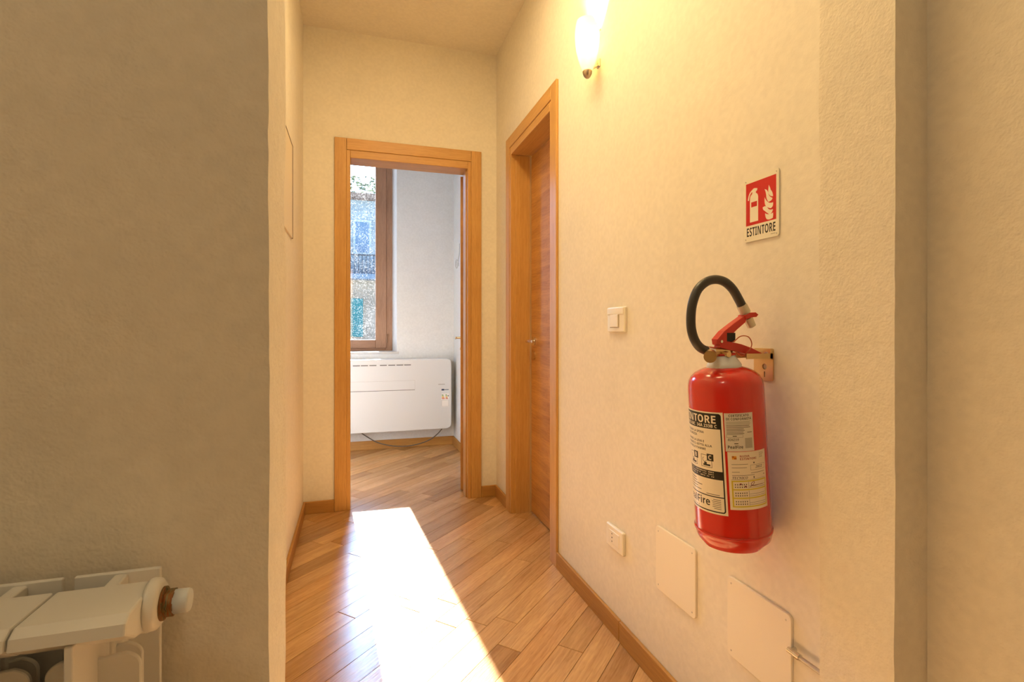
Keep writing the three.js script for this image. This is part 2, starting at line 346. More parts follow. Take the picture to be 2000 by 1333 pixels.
// ---------------------------------------------------------------- fire extinguisher hung on the right wall
{
  const base = V(0.7795, 0.598, -0.9176);
  const g = thing('fire_extinguisher', 'red fire extinguisher with black hose hanging from a wall bracket', 'fire extinguisher', base.toArray());
  g.rotation.z = Math.atan(0.0255 / 0.378); g.updateMatrixWorld(true);
  const toWorld = (q) => q.applyMatrix4(g.matrixWorld);              // for shapes given along the cylinder's own axis
  const body = lathe([[0.0001, 0.016], [0.045, 0.014], [0.058, 0.004], [0.064, 0], [0.069, 0.003], [0.0735, 0.013], [0.0755, 0.022], [0.0760, 0.0285], [0.0782, 0.0300], [0.0785, 0.0325], [0.0782, 0.0345], [0.0760, 0.0360], [0.0760, 0.20], [0.0760, 0.325], [0.0752, 0.338], [0.0728, 0.348], [0.0680, 0.3565], [0.0600, 0.364], [0.0480, 0.3705], [0.0360, 0.3745], [0.0260, 0.3765]], 96);
  { const p = body.attributes.position; for (let i = 0; i < p.count; i++) { const y = p.getY(i); if (y < 0.014 && Math.hypot(p.getX(i), p.getZ(i)) > 0.05) p.setY(i, y + 0.010 * Math.pow(Math.max(0, Math.sin(2.5 * Math.atan2(p.getX(i), p.getZ(i)) + 0.4)), 2) * (1 - y / 0.014)); } body.computeVertexNormals(); }
  part('body', toWorld(body), redPaint, g, 'glossy red steel cylinder');
  const printed = (tex) => std({ map: tex, roughness: 0.32 });
  const wrap = (r, y0, y1, a0, a1) => { const q = new THREE.CylinderGeometry(r, r, y1 - y0, 40, 1, true, THREE.MathUtils.degToRad(a0), THREE.MathUtils.degToRad(a1 - a0)); return toWorld(q.translate(0, (y0 + y1) / 2, 0)); };
  const FACE = -39.7;
  const main = canvasTex(768, 1024, (c, w, h) => {
    c.fillStyle = '#efe6d2'; c.fillRect(0, 0, w, h);
    c.strokeStyle = '#1c1d18'; c.lineWidth = 12; c.beginPath(); c.roundRect(24, 20, w - 48, h - 44, 22); c.stroke();
    c.fillStyle = '#1c1d18'; c.beginPath(); c.roundRect(24, 20, w - 48, 148, 20); c.fill(); c.fillRect(24, 100, w - 48, 68);
    c.fillStyle = '#efe6d2'; c.font = 'bold 108px sans-serif'; c.textAlign = 'right'; c.textBaseline = 'alphabetic'; c.fillText('ESTINTORE', w - 62, 112, 640);
    c.font = 'bold 44px sans-serif'; c.fillText('A POLVERE ABC  34A 233B C', w - 58, 156, 640);
    c.fillStyle = '#24241f'; c.textAlign = 'left'; c.font = 'bold 33px sans-serif';
    ['TOGLIERE LA SPINA', 'DI SICUREZZA'].forEach((s, i) => c.fillText(s, 260, 222 + i * 36));
    ['PREMERE LA LEVA E', 'DIRIGERE IL GETTO ALLA', 'BASE DELLE FIAMME'].forEach((s, i) => c.fillText(s, 260, 316 + i * 38));
    [['A', 130], ['B', 335], ['C', 520]].forEach(([s, x]) => {
      c.lineWidth = 4; c.strokeRect(x, 440, 118, 120); c.fillRect(x + 68, 424, 70, 70);
      c.beginPath(); c.arc(x + 40, 486, 22, 0.3, 4.2); c.stroke(); c.fillRect(x + 22, 530, 80, 18); c.fillRect(x + 34, 512, 30, 18);
      c.fillStyle = '#efe6d2'; c.font = 'bold 62px sans-serif'; c.fillText(s, x + 80, 482); c.fillStyle = '#24241f';
    });
    c.fillRect(30, 590, w - 60, 84);
    c.fillStyle = '#d9d0bb'; for (let r = 0; r < 3; r++) for (let x = 50; x < w - 110; x += 16) if (hash(x, r, 5) > 0.3) c.fillRect(x, 602 + r * 22, 6 + 8 * hash(x, r, 6), 10);
    c.fillStyle = '#4c483e'; for (let r = 0; r < 5; r++) c.fillRect(60, 700 + r * 26, 340 + 200 * hash(r, 2, 8), 7);
    c.font = '26px sans-serif'; c.fillRect(560, 826, 140, 6);
    c.fillStyle = '#1c1d18'; c.fillRect(24, 844, w - 48, 10);
    c.font = 'bold 104px sans-serif'; c.fillText('PealFire', 215, 948, 385);
    c.font = '22px sans-serif'; for (let k = 0; k < 7; k++) c.fillRect(220 + k * 36, 974, 12, 8);
    c.fillStyle = '#6a6456'; for (let r = 0; r < 6; r++) c.fillRect(616 + 24 * hash(r, 1, 3), 874 + r * 18, 92 - 24 * hash(r, 1, 3), 6);
  });
  part('instruction_label', wrap(0.07635, 0.080, 0.290, FACE - 125, FACE - 5), printed(main), g, 'cream instruction sticker with black heading');
  const cert = canvasTex(512, 640, (c, w, h) => {
    c.fillStyle = '#d8d3c8'; c.fillRect(0, 0, w, h); c.fillStyle = '#33302b'; c.textAlign = 'center'; c.font = 'bold 58px sans-serif';
    c.fillText('CERTIFICATO', w / 2, 62, 380); c.fillText("DI CONFORMITÀ", w / 2, 118, 450);
    c.fillStyle = '#8d887c'; for (let r = 0; r < 4; r++) c.fillRect(30, 140 + r * 16, 440 - 30 * hash(r, 4, 4), 6);
    c.fillStyle = '#4a453c'; for (let r = 0; r < 6; r++) c.fillRect(30, 208 + r * 26, (r < 2 ? 430 : 330) - 60 * hash(r, 5, 4), 9);
    c.lineWidth = 4; c.strokeStyle = '#6a655a'; c.strokeRect(28, 360, 280, 46); c.fillRect(130, 376, 70, 14); c.fillRect(390, 320, 90, 10);
    c.font = 'italic bold 56px serif'; c.textAlign = 'left'; c.fillStyle = '#3b372f'; c.fillText('026219', 40, 462, 260); c.fillRect(150, 500, 70, 14);
    c.font = 'bold 74px sans-serif'; c.fillStyle = '#25231f'; c.fillText('PealFire', 34, 592, 270);
    c.fillStyle = '#aaa598'; c.fillRect(340, 420, 140, 170);
  });
  part('certificate_label', wrap(0.07637, 0.212, 0.289, FACE - 3.5, FACE + 39), printed(cert), g, 'grey conformity certificate sticker');
  const maint = canvasTex(640, 1024, (c, w, h) => {
    c.fillStyle = '#eadfca'; c.fillRect(0, 0, w, h); c.fillStyle = '#b5651f'; c.fillRect(60, 70, 66, 60); c.fillStyle = '#e2a23c'; c.fillRect(60, 100, 30, 30); c.fillRect(92, 70, 34, 28);
    c.fillStyle = '#8e2420'; c.font = 'bold 52px sans-serif'; c.textAlign = 'left'; c.fillText('NUOVA', 170, 96, 150); c.fillText('ESTINTORI', 170, 144, 280);
    c.fillStyle = '#8a8272'; for (let r = 0; r < 5; r++) c.fillRect(490, 40 + r * 20, 100 - 30 * hash(r, 7, 7), 7);
    c.fillStyle = '#6d6658'; [[50, 215, 240], [50, 275, 220], [50, 350, 110], [50, 410, 340], [330, 375, 260]].forEach(([x, y, l]) => c.fillRect(x, y, l, 8));
    c.strokeStyle = '#5b5548'; c.lineWidth = 4; c.strokeRect(330, 240, 270, 90); c.beginPath(); c.moveTo(30, 490); c.lineTo(610, 490); c.stroke();
    c.fillStyle = '#3a3742'; c.font = 'italic bold 60px serif'; c.fillText('2022', 410, 302); c.fillText('TECNICO', 44, 478, 230); c.fillRect(378, 190, 22, 26); c.fillRect(370, 440, 16, 36); c.fillRect(570, 425, 22, 14);
    c.strokeStyle = '#d0bd33'; c.lineWidth = 22;
    for (let k = 0; k < 3; k++) {
      const y = 540 + k * 150; c.strokeRect(46, y - 24, 560, 150);
      c.fillStyle = '#4f4a3f'; for (let r = 0; r < 2; r++) for (let q = 0; q < 6; q++) c.fillRect(82 + q * 32, y + 24 + r * 44, 14, 24);
      c.fillRect(290, y + 56, 300, 5); c.fillRect(290, y + 90, 300, 5); c.fillRect(282, y - 10, 4, 120);
    }
    c.strokeStyle = '#6b2430'; c.lineWidth = 9; c.beginPath(); c.moveTo(300, 622); c.bezierCurveTo(420, 560, 380, 500, 330, 560); c.bezierCurveTo(300, 640, 420, 590, 540, 600); c.stroke();
    c.fillStyle = '#7a2030'; c.beginPath(); c.arc(164, 566, 14, 0, 7); c.fill(); c.beginPath(); c.arc(236, 610, 14, 0, 7); c.fill();
  });
  part('maintenance_label', wrap(0.07636, 0.094, 0.211, FACE - 1.5, FACE + 62), printed(maint), g, 'cream maintenance tag with yellow boxes');
  part('collar', toWorld(lathe([[0.0355, 0.3725], [0.0355, 0.378], [0.033, 0.383], [0.0255, 0.394], [0.0240, 0.399], [0.015, 0.400]], 40)), whitePlastic, g, 'white plastic collar');
  const Z = -0.9125, Q = (x, y, dz = 0) => V(x, y, Z + dz);
  part('collar_ring', toWorld(lathe([[0.0236, 0.3985], [0.0245, 0.400], [0.0245, 0.402], [0.0236, 0.4035], [0.01, 0.4035]], 32)), leverRed, g);
  part('valve', join([toWorld(lathe([[0.019, 0.402], [0.019, 0.409], [0.0145, 0.411], [0.0145, 0.428], [0.011, 0.431], [0.0001, 0.431]], 6)), rod(Q(0.745, 1.006), Q(0.712, 1.004), 0.0085), rod(Q(0.744, 1.0), Q(0.745, 0.999, 0.022), 0.006)]), brass, g, 'brass valve');
  part('gauge', join([rod(Q(0.707, 0.998, 0.012), Q(0.694, 0.995, 0.027), 0.0125, 0.0125, 24), rod(Q(0.738, 1.002, 0.0), Q(0.706, 0.998, 0.013), 0.006)]), brass, g, 'round brass pressure gauge');
  part('hose_fitting', rod(Q(0.722, 1.004), Q(0.706, 1.0065), 0.0105), chrome, g);
  part('hose', tube([[0.712, 1.005], [0.702, 1.0075], [0.688, 1.014], [0.675, 1.028], [0.666, 1.050], [0.664, 1.078], [0.668, 1.106], [0.681, 1.134], [0.703, 1.151], [0.726, 1.156], [0.748, 1.152], [0.769, 1.138], [0.787, 1.115], [0.800, 1.096]].map(([x, y], i) => Q(x, y, 0.006 * Math.sin(i / 13 * Math.PI))), 0.0095, 90, 16), rubber, g, 'black rubber hose');
  part('hose_ferrule', rod(Q(0.795, 1.104), Q(0.806, 1.087), 0.0112), std({ color: lin(0.62, 0.58, 0.45), roughness: 0.4, metalness: 0.5 }), g);
  part('nozzle', join([rod(Q(0.806, 1.087), Q(0.812, 1.077), 0.0085), rod(Q(0.812, 1.076), Q(0.822, 1.058), 0.0098, 0.0092)]), std({ color: lin(0.62, 0.58, 0.45), roughness: 0.4, metalness: 0.5 }), g);
  part('nozzle_mouth', rod(Q(0.8215, 1.0588), Q(0.8225, 1.057), 0.0065), dark, g);
  // levers: folded sheet, given by their side outline
  const sheet = (pts, half) => { const s = new THREE.Shape(); pts.forEach(([x, y], i) => i ? s.lineTo(x, y) : s.moveTo(x, y)); return new THREE.ExtrudeGeometry(s, { depth: half * 2, bevelEnabled: true, bevelSize: 0.001, bevelThickness: 0.001, bevelSegments: 2 }).translate(0, 0, Z - half); };
  part('upper_lever', join([sheet([[0.727, 1.030], [0.729, 1.020], [0.742, 1.016], [0.756, 1.021], [0.757, 1.036], [0.776, 1.052], [0.797, 1.067], [0.801, 1.077], [0.797, 1.080], [0.770, 1.064], [0.744, 1.047]], 0.0085), sheet([[0.797, 1.073], [0.812, 1.078], [0.824, 1.079], [0.828, 1.083], [0.822, 1.087], [0.808, 1.086], [0.797, 1.081]], 0.011)]), leverRed, g, 'red squeeze lever');
  part('lever_slot', bx(0.750, 0.771, 1.026, 1.044, Z - 0.0098, Z + 0.0098), dark, g);
  part('lower_lever', sheet([[0.734, 1.014], [0.752, 1.009], [0.774, 1.006], [0.800, 1.000], [0.828, 0.993], [0.842, 0.993], [0.838, 1.000], [0.812, 1.011], [0.786, 1.019], [0.760, 1.024], [0.736, 1.022]], 0.0095), leverRed, g, 'red carrying handle');
  part('pivot_pin', rod(Q(0.735, 1.026, -0.011), Q(0.735, 1.026, 0.0125), 0.003), chrome, g);
  part('safety_pin', join([rod(Q(0.765, 1.026, -0.012), Q(0.765, 1.026, 0.014), 0.0016), tube([Q(0.765, 1.026, 0.013), Q(0.778, 1.037, 0.018), Q(0.796, 1.035, 0.020), Q(0.806, 1.020, 0.018), Q(0.797, 1.004, 0.018), Q(0.780, 0.995, 0.017), Q(0.768, 1.004, 0.014)], 0.0011, 50, 6)]), std({ color: lin(0.5, 0.12, 0.05), roughness: 0.4, metalness: 0.4 }), g);
  // bracket on the wall
  const b = thing('extinguisher_bracket', 'brass coloured steel bracket screwed to the wall behind the extinguisher', 'bracket', [CX1, 0.975, -0.918]);
  const zc = -0.919, hw = 0.0275, plate = new THREE.Shape();
  plate.moveTo(-hw, 0.07); plate.lineTo(hw, 0.07); plate.lineTo(hw, 0.008); plate.quadraticCurveTo(hw, 0, hw - 0.008, 0); plate.lineTo(-hw + 0.008, 0); plate.quadraticCurveTo(-hw, 0, -hw, 0.008); plate.lineTo(-hw, 0.07);
  const hole = new THREE.Path(); hole.absarc(0.004, 0.031, 0.0065, 0, Math.PI * 2, true); plate.holes.push(hole);
  const slot = new THREE.Path(); slot.moveTo(0.002, 0.008); slot.lineTo(0.006, 0.008); slot.lineTo(0.006, 0.02); slot.lineTo(0.002, 0.02); plate.holes.push(slot);
  part('plate', new THREE.ExtrudeGeometry(plate, { depth: 0.003, bevelEnabled: false }).rotateY(-Math.PI / 2).translate(CX1 - 0.0005, 0.939, zc), std({ color: lin(0.72, 0.52, 0.28), metalness: 0.85, roughness: 0.34 }), b);
  part('arm', join([bx(0.790, CX1 - 0.003, 0.9885, 1.0, -0.9355, -0.9335), bx(0.790, CX1 - 0.003, 0.9885, 1.0, -0.8935, -0.8915), bx(0.852, CX1 - 0.003, 0.986, 1.010, -0.9355, -0.8915)]), brass, b);
  part('screw', rod(V(CX1 - 0.002, 0.998, -0.903), V(0.8505, 0.998, -0.903), 0.0055), steel, b);
}

// ---------------------------------------------------------------- sign above the extinguisher
{
  const z0 = -0.9775, z1 = -0.8755, y0 = 1.2505, y1 = 1.395;
  const g = thing('fire_sign', 'red and white ESTINTORE sign above the fire extinguisher', 'sign', [CX1, y0, (z0 + z1) / 2]);
  const face = canvasTex(716, 1016, (c, w, h) => {
    c.fillStyle = '#e8e2cf'; c.fillRect(0, 0, w, h);
    c.fillStyle = '#c3140e'; c.fillRect(46, 84, 620, 676);
    c.fillStyle = '#e8e2cf'; c.strokeStyle = '#e8e2cf';
    c.beginPath(); c.moveTo(132, 712); c.lineTo(132, 340); c.quadraticCurveTo(134, 288, 176, 268); c.lineTo(182, 250); c.lineTo(182, 206); c.quadraticCurveTo(200, 180, 236, 186); c.lineTo(290, 200); c.lineTo(284, 232); c.lineTo(258, 240); c.lineTo(258, 266); c.quadraticCurveTo(304, 286, 306, 340); c.lineTo(306, 712); c.fill();
    c.lineWidth = 26; c.beginPath(); c.moveTo(192, 214); c.quadraticCurveTo(110, 240, 98, 356); c.stroke();
    c.fillStyle = '#c3140e'; c.fillRect(158, 396, 124, 80); c.fillStyle = '#e8e2cf';
    const flame = (pts) => { c.beginPath(); c.moveTo(pts[0], pts[1]); for (let i = 2; i < pts.length; i += 4) c.quadraticCurveTo(pts[i], pts[i + 1], pts[i + 2], pts[i + 3]); c.fill(); };
    flame([520, 210, 552, 262, 560, 300, 600, 330, 604, 404, 540, 400, 510, 330, 512, 270, 520, 210]);
    flame([436, 256, 500, 272, 512, 340, 530, 400, 592, 424, 600, 462, 516, 470, 470, 420, 470, 360, 460, 290, 436, 256]);
    flame([440, 380, 470, 450, 530, 486, 570, 500, 606, 496, 612, 566, 560, 576, 500, 560, 460, 520, 430, 470, 440, 380]);
    flame([400, 530, 460, 500, 500, 560, 540, 608, 600, 596, 604, 640, 540, 668, 480, 630, 440, 590, 400, 570, 400, 530]);
    flame([448, 628, 520, 682, 606, 650, 610, 690, 600, 730, 520, 756, 480, 726, 452, 700, 448, 628]);
    c.fillStyle = '#26221a'; c.textAlign = 'center'; c.font = 'bold 190px sans-serif'; c.save(); c.translate(356, 932); c.scale(0.60, 1); c.fillText('ESTINTORE', 0, 0, 1090); c.restore();
    c.fillStyle = '#8d8672'; c.fillRect(560, 962, 90, 8);
  });
  const s = new THREE.Shape(), r = 0.006, w = z1 - z0, h = y1 - y0;
  s.moveTo(r, 0); s.lineTo(w - r, 0); s.quadraticCurveTo(w, 0, w, r); s.lineTo(w, h - r); s.quadraticCurveTo(w, h, w - r, h); s.lineTo(r, h); s.quadraticCurveTo(0, h, 0, h - r); s.lineTo(0, r); s.quadraticCurveTo(0, 0, r, 0);
  const side = (q) => q.rotateY(-Math.PI / 2).translate(0, y0, z0);   // shape x runs along +z, faces -x
  part('backing', side(new THREE.ExtrudeGeometry(s, { depth: 0.0022, bevelEnabled: false })).translate(CX1 - 0.0006, 0, 0), std({ color: lin(0.75, 0.72, 0.62), roughness: 0.4 }), g);
  const f = new THREE.ShapeGeometry(s); { const p = f.attributes.position, uv = f.attributes.uv; for (let i = 0; i < p.count; i++) uv.setXY(i, p.getX(i) / w, p.getY(i) / h); }
  part('printed_face', side(f).translate(CX1 - 0.0031, 0, 0), std({ map: face, roughness: 0.35 }), g);
  for (const [dz, dy] of [[0.006, 0.006], [0.096, 0.006], [0.006, 0.138], [0.096, 0.138]]) part('pin', rod(V(CX1 - 0.002, y0 + dy, z0 + dz), V(CX1 - 0.0042, y0 + dy, z0 + dz), 0.0013, 0.0013, 8), steel, g);
}

// ---------------------------------------------------------------- switch, socket, cover plates, pipe on the right wall
{
  const wx = CX1;
  const g = thing('light_switch', 'cream light switch plate between the door and the extinguisher', 'switch', [wx, 1.085, -1.57]);
  const z0 = -1.633, z1 = -1.513, y0 = 1.042, y1 = 1.129;
  part('plate', join([rb(wx - 0.011, wx + 0.002, y0, y1, z0, z1, 0.005, 3), rb(wx - 0.0135, wx - 0.008, y0 + 0.06, y1 - 0.003, z0 + 0.004, z1 - 0.004, 0.0026, 3)]), new THREE.MeshPhysicalMaterial({ color: lin(0.84, 0.79, 0.68), roughness: 0.12 }), g);
  part('recess', bx(wx - 0.0117, wx - 0.010, 1.058, 1.105, -1.612, -1.548), std({ color: lin(0.45, 0.38, 0.28), roughness: 0.5 }), g);
  part('rocker', rb(wx - 0.0150, wx - 0.009, 1.060, 1.103, -1.586, -1.551, 0.0015), creamPlastic, g);
  part('blank_module', rb(wx - 0.0128, wx - 0.009, 1.060, 1.103, -1.610, -1.588, 0.001), creamPlastic, g);
  const s = thing('wall_socket', 'cream electrical socket plate low on the wall above the baseboard', 'socket', [wx, 0.335, -1.58]);
  part('plate', rb(wx - 0.012, wx + 0.002, 0.296, 0.374, -1.641, -1.523, 0.005, 3), new THREE.MeshPhysicalMaterial({ color: lin(0.84, 0.79, 0.68), roughness: 0.14 }), s);
  part('insert', rb(wx - 0.0135, wx - 0.009, 0.312, 0.358, -1.618, -1.546, 0.002), new THREE.MeshPhysicalMaterial({ color: lin(0.84, 0.79, 0.68), roughness: 0.14 }), s);
  for (const y of [0.322, 0.335, 0.348]) part('pin_hole', rod(V(wx - 0.013, y, -1.594), V(wx - 0.0139, y, -1.594), 0.0026, 0.0026, 10), dark, s);
  const cover = (name, label, y0, y1, z0, z1) => {
    const o = thing(name, label, 'cover plate', [wx, y0, (z0 + z1) / 2], { group: 'junction box covers under the extinguisher' });
    const sh = new THREE.Shape(), r = 0.012, w = z1 - z0, h = y1 - y0;
    sh.moveTo(r, 0); sh.lineTo(w - r, 0); sh.quadraticCurveTo(w, 0, w, r); sh.lineTo(w, h - r); sh.quadraticCurveTo(w, h, w - r, h); sh.lineTo(r, h); sh.quadraticCurveTo(0, h, 0, h - r); sh.lineTo(0, r); sh.quadraticCurveTo(0, 0, r, 0);
    part('plate', new THREE.ExtrudeGeometry(sh, { depth: 0.0035, bevelEnabled: true, bevelSize: 0.0015, bevelThickness: 0.0015, bevelSegments: 2 }).rotateY(-Math.PI / 2).translate(wx - 0.0012, y0, z0), std({ color: lin(0.86, 0.79, 0.66), roughness: 0.5 }), o);
    for (const a of [0.013, h - 0.013]) for (const b of [0.012, w - 0.012]) part('screw', rod(V(wx - 0.005, y0 + a, z0 + b), V(wx - 0.0068, y0 + a, z0 + b), 0.0022, 0.0022, 10), steel, o);
  };
  cover('cover_plate', 'cream junction box cover below and left of the extinguisher, beside the socket', 0.288, 0.471, -1.334, -1.152);
  cover('cover_plate_001', 'cream junction box cover beside the rough pier, with a metal pipe at its edge', 0.276, 0.461, -1.028, -0.842);
  const p = thing('metal_pipe', 'thin metal pipe with a fitting between the cover plate and the rough pier', 'pipe', [wx - 0.012, 0.40, -0.79]);
  part('tube', rod(V(wx - 0.014, 0.397, -0.815), V(wx - 0.014, 0.397, -0.752), 0.0045), steel, p);
  part('fitting', join([rod(V(wx - 0.014, 0.397, -0.822), V(wx - 0.014, 0.397, -0.811), 0.0072, 0.0072, 6), rod(V(wx - 0.014, 0.397, -0.840), V(wx - 0.014, 0.397, -0.822), 0.0058), rod(V(wx - 0.014, 0.397, -0.836), V(wx, 0.397, -0.836), 0.005)]), chrome, p);
}

// ---------------------------------------------------------------- wall sconces and the near room's ceiling lamp
const LAMP = lin(1, 0.65, 0.22);
function sconce(name, label, c, side, power) {                       // side: +1 on a wall at larger x, -1 on a wall at smaller x
  const g = thing(name, label, 'wall lamp', c.toArray(), {});
  const wallX = side > 0 ? CX1 : CX0;
  const outer = [[0.0135, 0.012], [0.020, 0.022], [0.0275, 0.040], [0.0345, 0.062], [0.0400, 0.088], [0.0438, 0.115], [0.0455, 0.140], [0.0452, 0.162], [0.0430, 0.182], [0.0395, 0.197]];
  const shade = lathe([...outer, ...outer.map(([r, y]) => [r - 0.002, y]).reverse()], 48).translate(c.x, c.y, c.z);
  { const p = shade.attributes.position; for (let i = 0; i < p.count; i++) { const y = p.getY(i) - c.y; if (y > 0.15) p.setY(i, p.getY(i) - (y - 0.15) * 0.9 * Math.max(0, side * (p.getX(i) - c.x) / 0.045)); } shade.computeVertexNormals(); }
  part('lamp_shade', shade, shadeGlass, g, 'frosted cream glass shade');
  part('tip', lathe([[0.0001, -0.012], [0.006, -0.0105], [0.0125, -0.004], [0.0165, 0.005], [0.0175, 0.013], [0.0165, 0.016], [0.0001, 0.016]], 32).translate(c.x, c.y, c.z), std({ color: lin(0.42, 0.34, 0.26), metalness: 1, roughness: 0.32 }), g, 'brushed metal tip');
  part('wall_bracket', join([rod(V(c.x, c.y + 0.014, c.z), V(wallX - side * 0.002, c.y + 0.045, c.z), 0.004), rb(wallX - side * 0.006, wallX + side * 0.002, c.y + 0.035, c.y + 0.065, c.z - 0.012, c.z + 0.012, 0.003)]), steel, g);
  part('screw', rod(V(c.x + side * 0.036, c.y + 0.160, c.z + 0.018), V(c.x + side * 0.04, c.y + 0.160, c.z + 0.026), 0.004, 0.004, 10), steel, g);
  part('bulb', lathe([[0.0001, 0.075], [0.009, 0.078], [0.014, 0.092], [0.016, 0.11], [0.014, 0.126], [0.008, 0.136], [0.0001, 0.139]], 24).translate(c.x, c.y, c.z), std({ color: lin(1, 1, 1), emissive: LAMP, emissiveIntensity: 2 }), g, 'glowing bulb');
  const L = new THREE.PointLight(LAMP, power, 0, 2); L.name = 'sconce_light'; L.position.set(0, 0.11, 0); L.castShadow = true; g.add(L);
}
const shadeGlass = new THREE.MeshPhysicalMaterial({ color: lin(0.95, 0.90, 0.78), roughness: 0.95, transmission: 0.2, thickness: 0, side: THREE.DoubleSide });
sconce('wall_sconce', 'lit frosted glass wall sconce above the light switch, beside the closed door', V(0.814, 1.981, -1.717), 1, 7);
{
  const WARM = lin(1, 0.76, 0.40), w = 0.30, l = 1.2, c = V(0.29, CEIL, -1.5);
  const g = thing('ceiling_panel_lamp', 'long flat opal lamp on the corridor ceiling', 'ceiling lamp', c.toArray());
  part('housing', rb(c.x - w / 2 - 0.012, c.x + w / 2 + 0.012, CEIL - 0.035, CEIL, c.z - l / 2 - 0.012, c.z + l / 2 + 0.012, 0.004), whitePlastic, g);
  part('lamp_diffuser', bx(c.x - w / 2, c.x + w / 2, CEIL - 0.038, CEIL - 0.034, c.z - l / 2, c.z + l / 2), std({ color: lin(0.9, 0.88, 0.82), roughness: 0.5, emissive: WARM, emissiveIntensity: 1 }), g);
  const L = new THREE.RectAreaLight(WARM, 13, w, l); L.name = 'ceiling_panel_light'; L.position.set(0, -0.042, 0); L.rotation.x = -Math.PI / 2; g.add(L);
}
{
  const NEAR = lin(1, 0.86, 0.60), c = V(-0.75, CEIL, 0.40);
  const g = thing('ceiling_lamp', 'round opal ceiling lamp of the near room', 'ceiling lamp', c.toArray());
  part('base', rod(V(c.x, CEIL, c.z), V(c.x, CEIL - 0.03, c.z), 0.13, 0.13, 40), whitePlastic, g);
  part('lamp_shade', lathe([[0.0001, -0.10], [0.06, -0.095], [0.11, -0.075], [0.14, -0.05], [0.145, -0.03], [0.13, -0.03]], 40).translate(c.x, CEIL, c.z), std({ color: lin(0.9, 0.88, 0.82), roughness: 0.4, emissive: NEAR, emissiveIntensity: 1.5 }), g);
  const L = new THREE.PointLight(NEAR, 0.78, 0, 2); L.name = 'ceiling_light'; L.position.set(0, -0.16, 0); L.shadow.radius = 5; L.castShadow = true; g.add(L);
}

// ---------------------------------------------------------------- cover panel on the left corridor wall
{
  const g = thing('wall_panel', 'flat cream fuse box cover with a dark edge on the left wall', 'panel', [CX0, 1.474, -2.40]);
  part('door', rb(CX0 - 0.002, CX0 + 0.006, 1.473, 1.896, -2.5645, -2.13, 0.002), std({ color: lin(0.80, 0.70, 0.52), roughness: 0.4 }), g);
  part('edge_strip', join([bx(CX0, CX0 + 0.0068, 1.894, 1.901, -2.578, -2.12), bx(CX0, CX0 + 0.0068, 1.473, 1.896, -2.578, -2.5605)]), std({ color: lin(0.13, 0.08, 0.045), roughness: 0.5 }), g, 'thin dark edge');
}

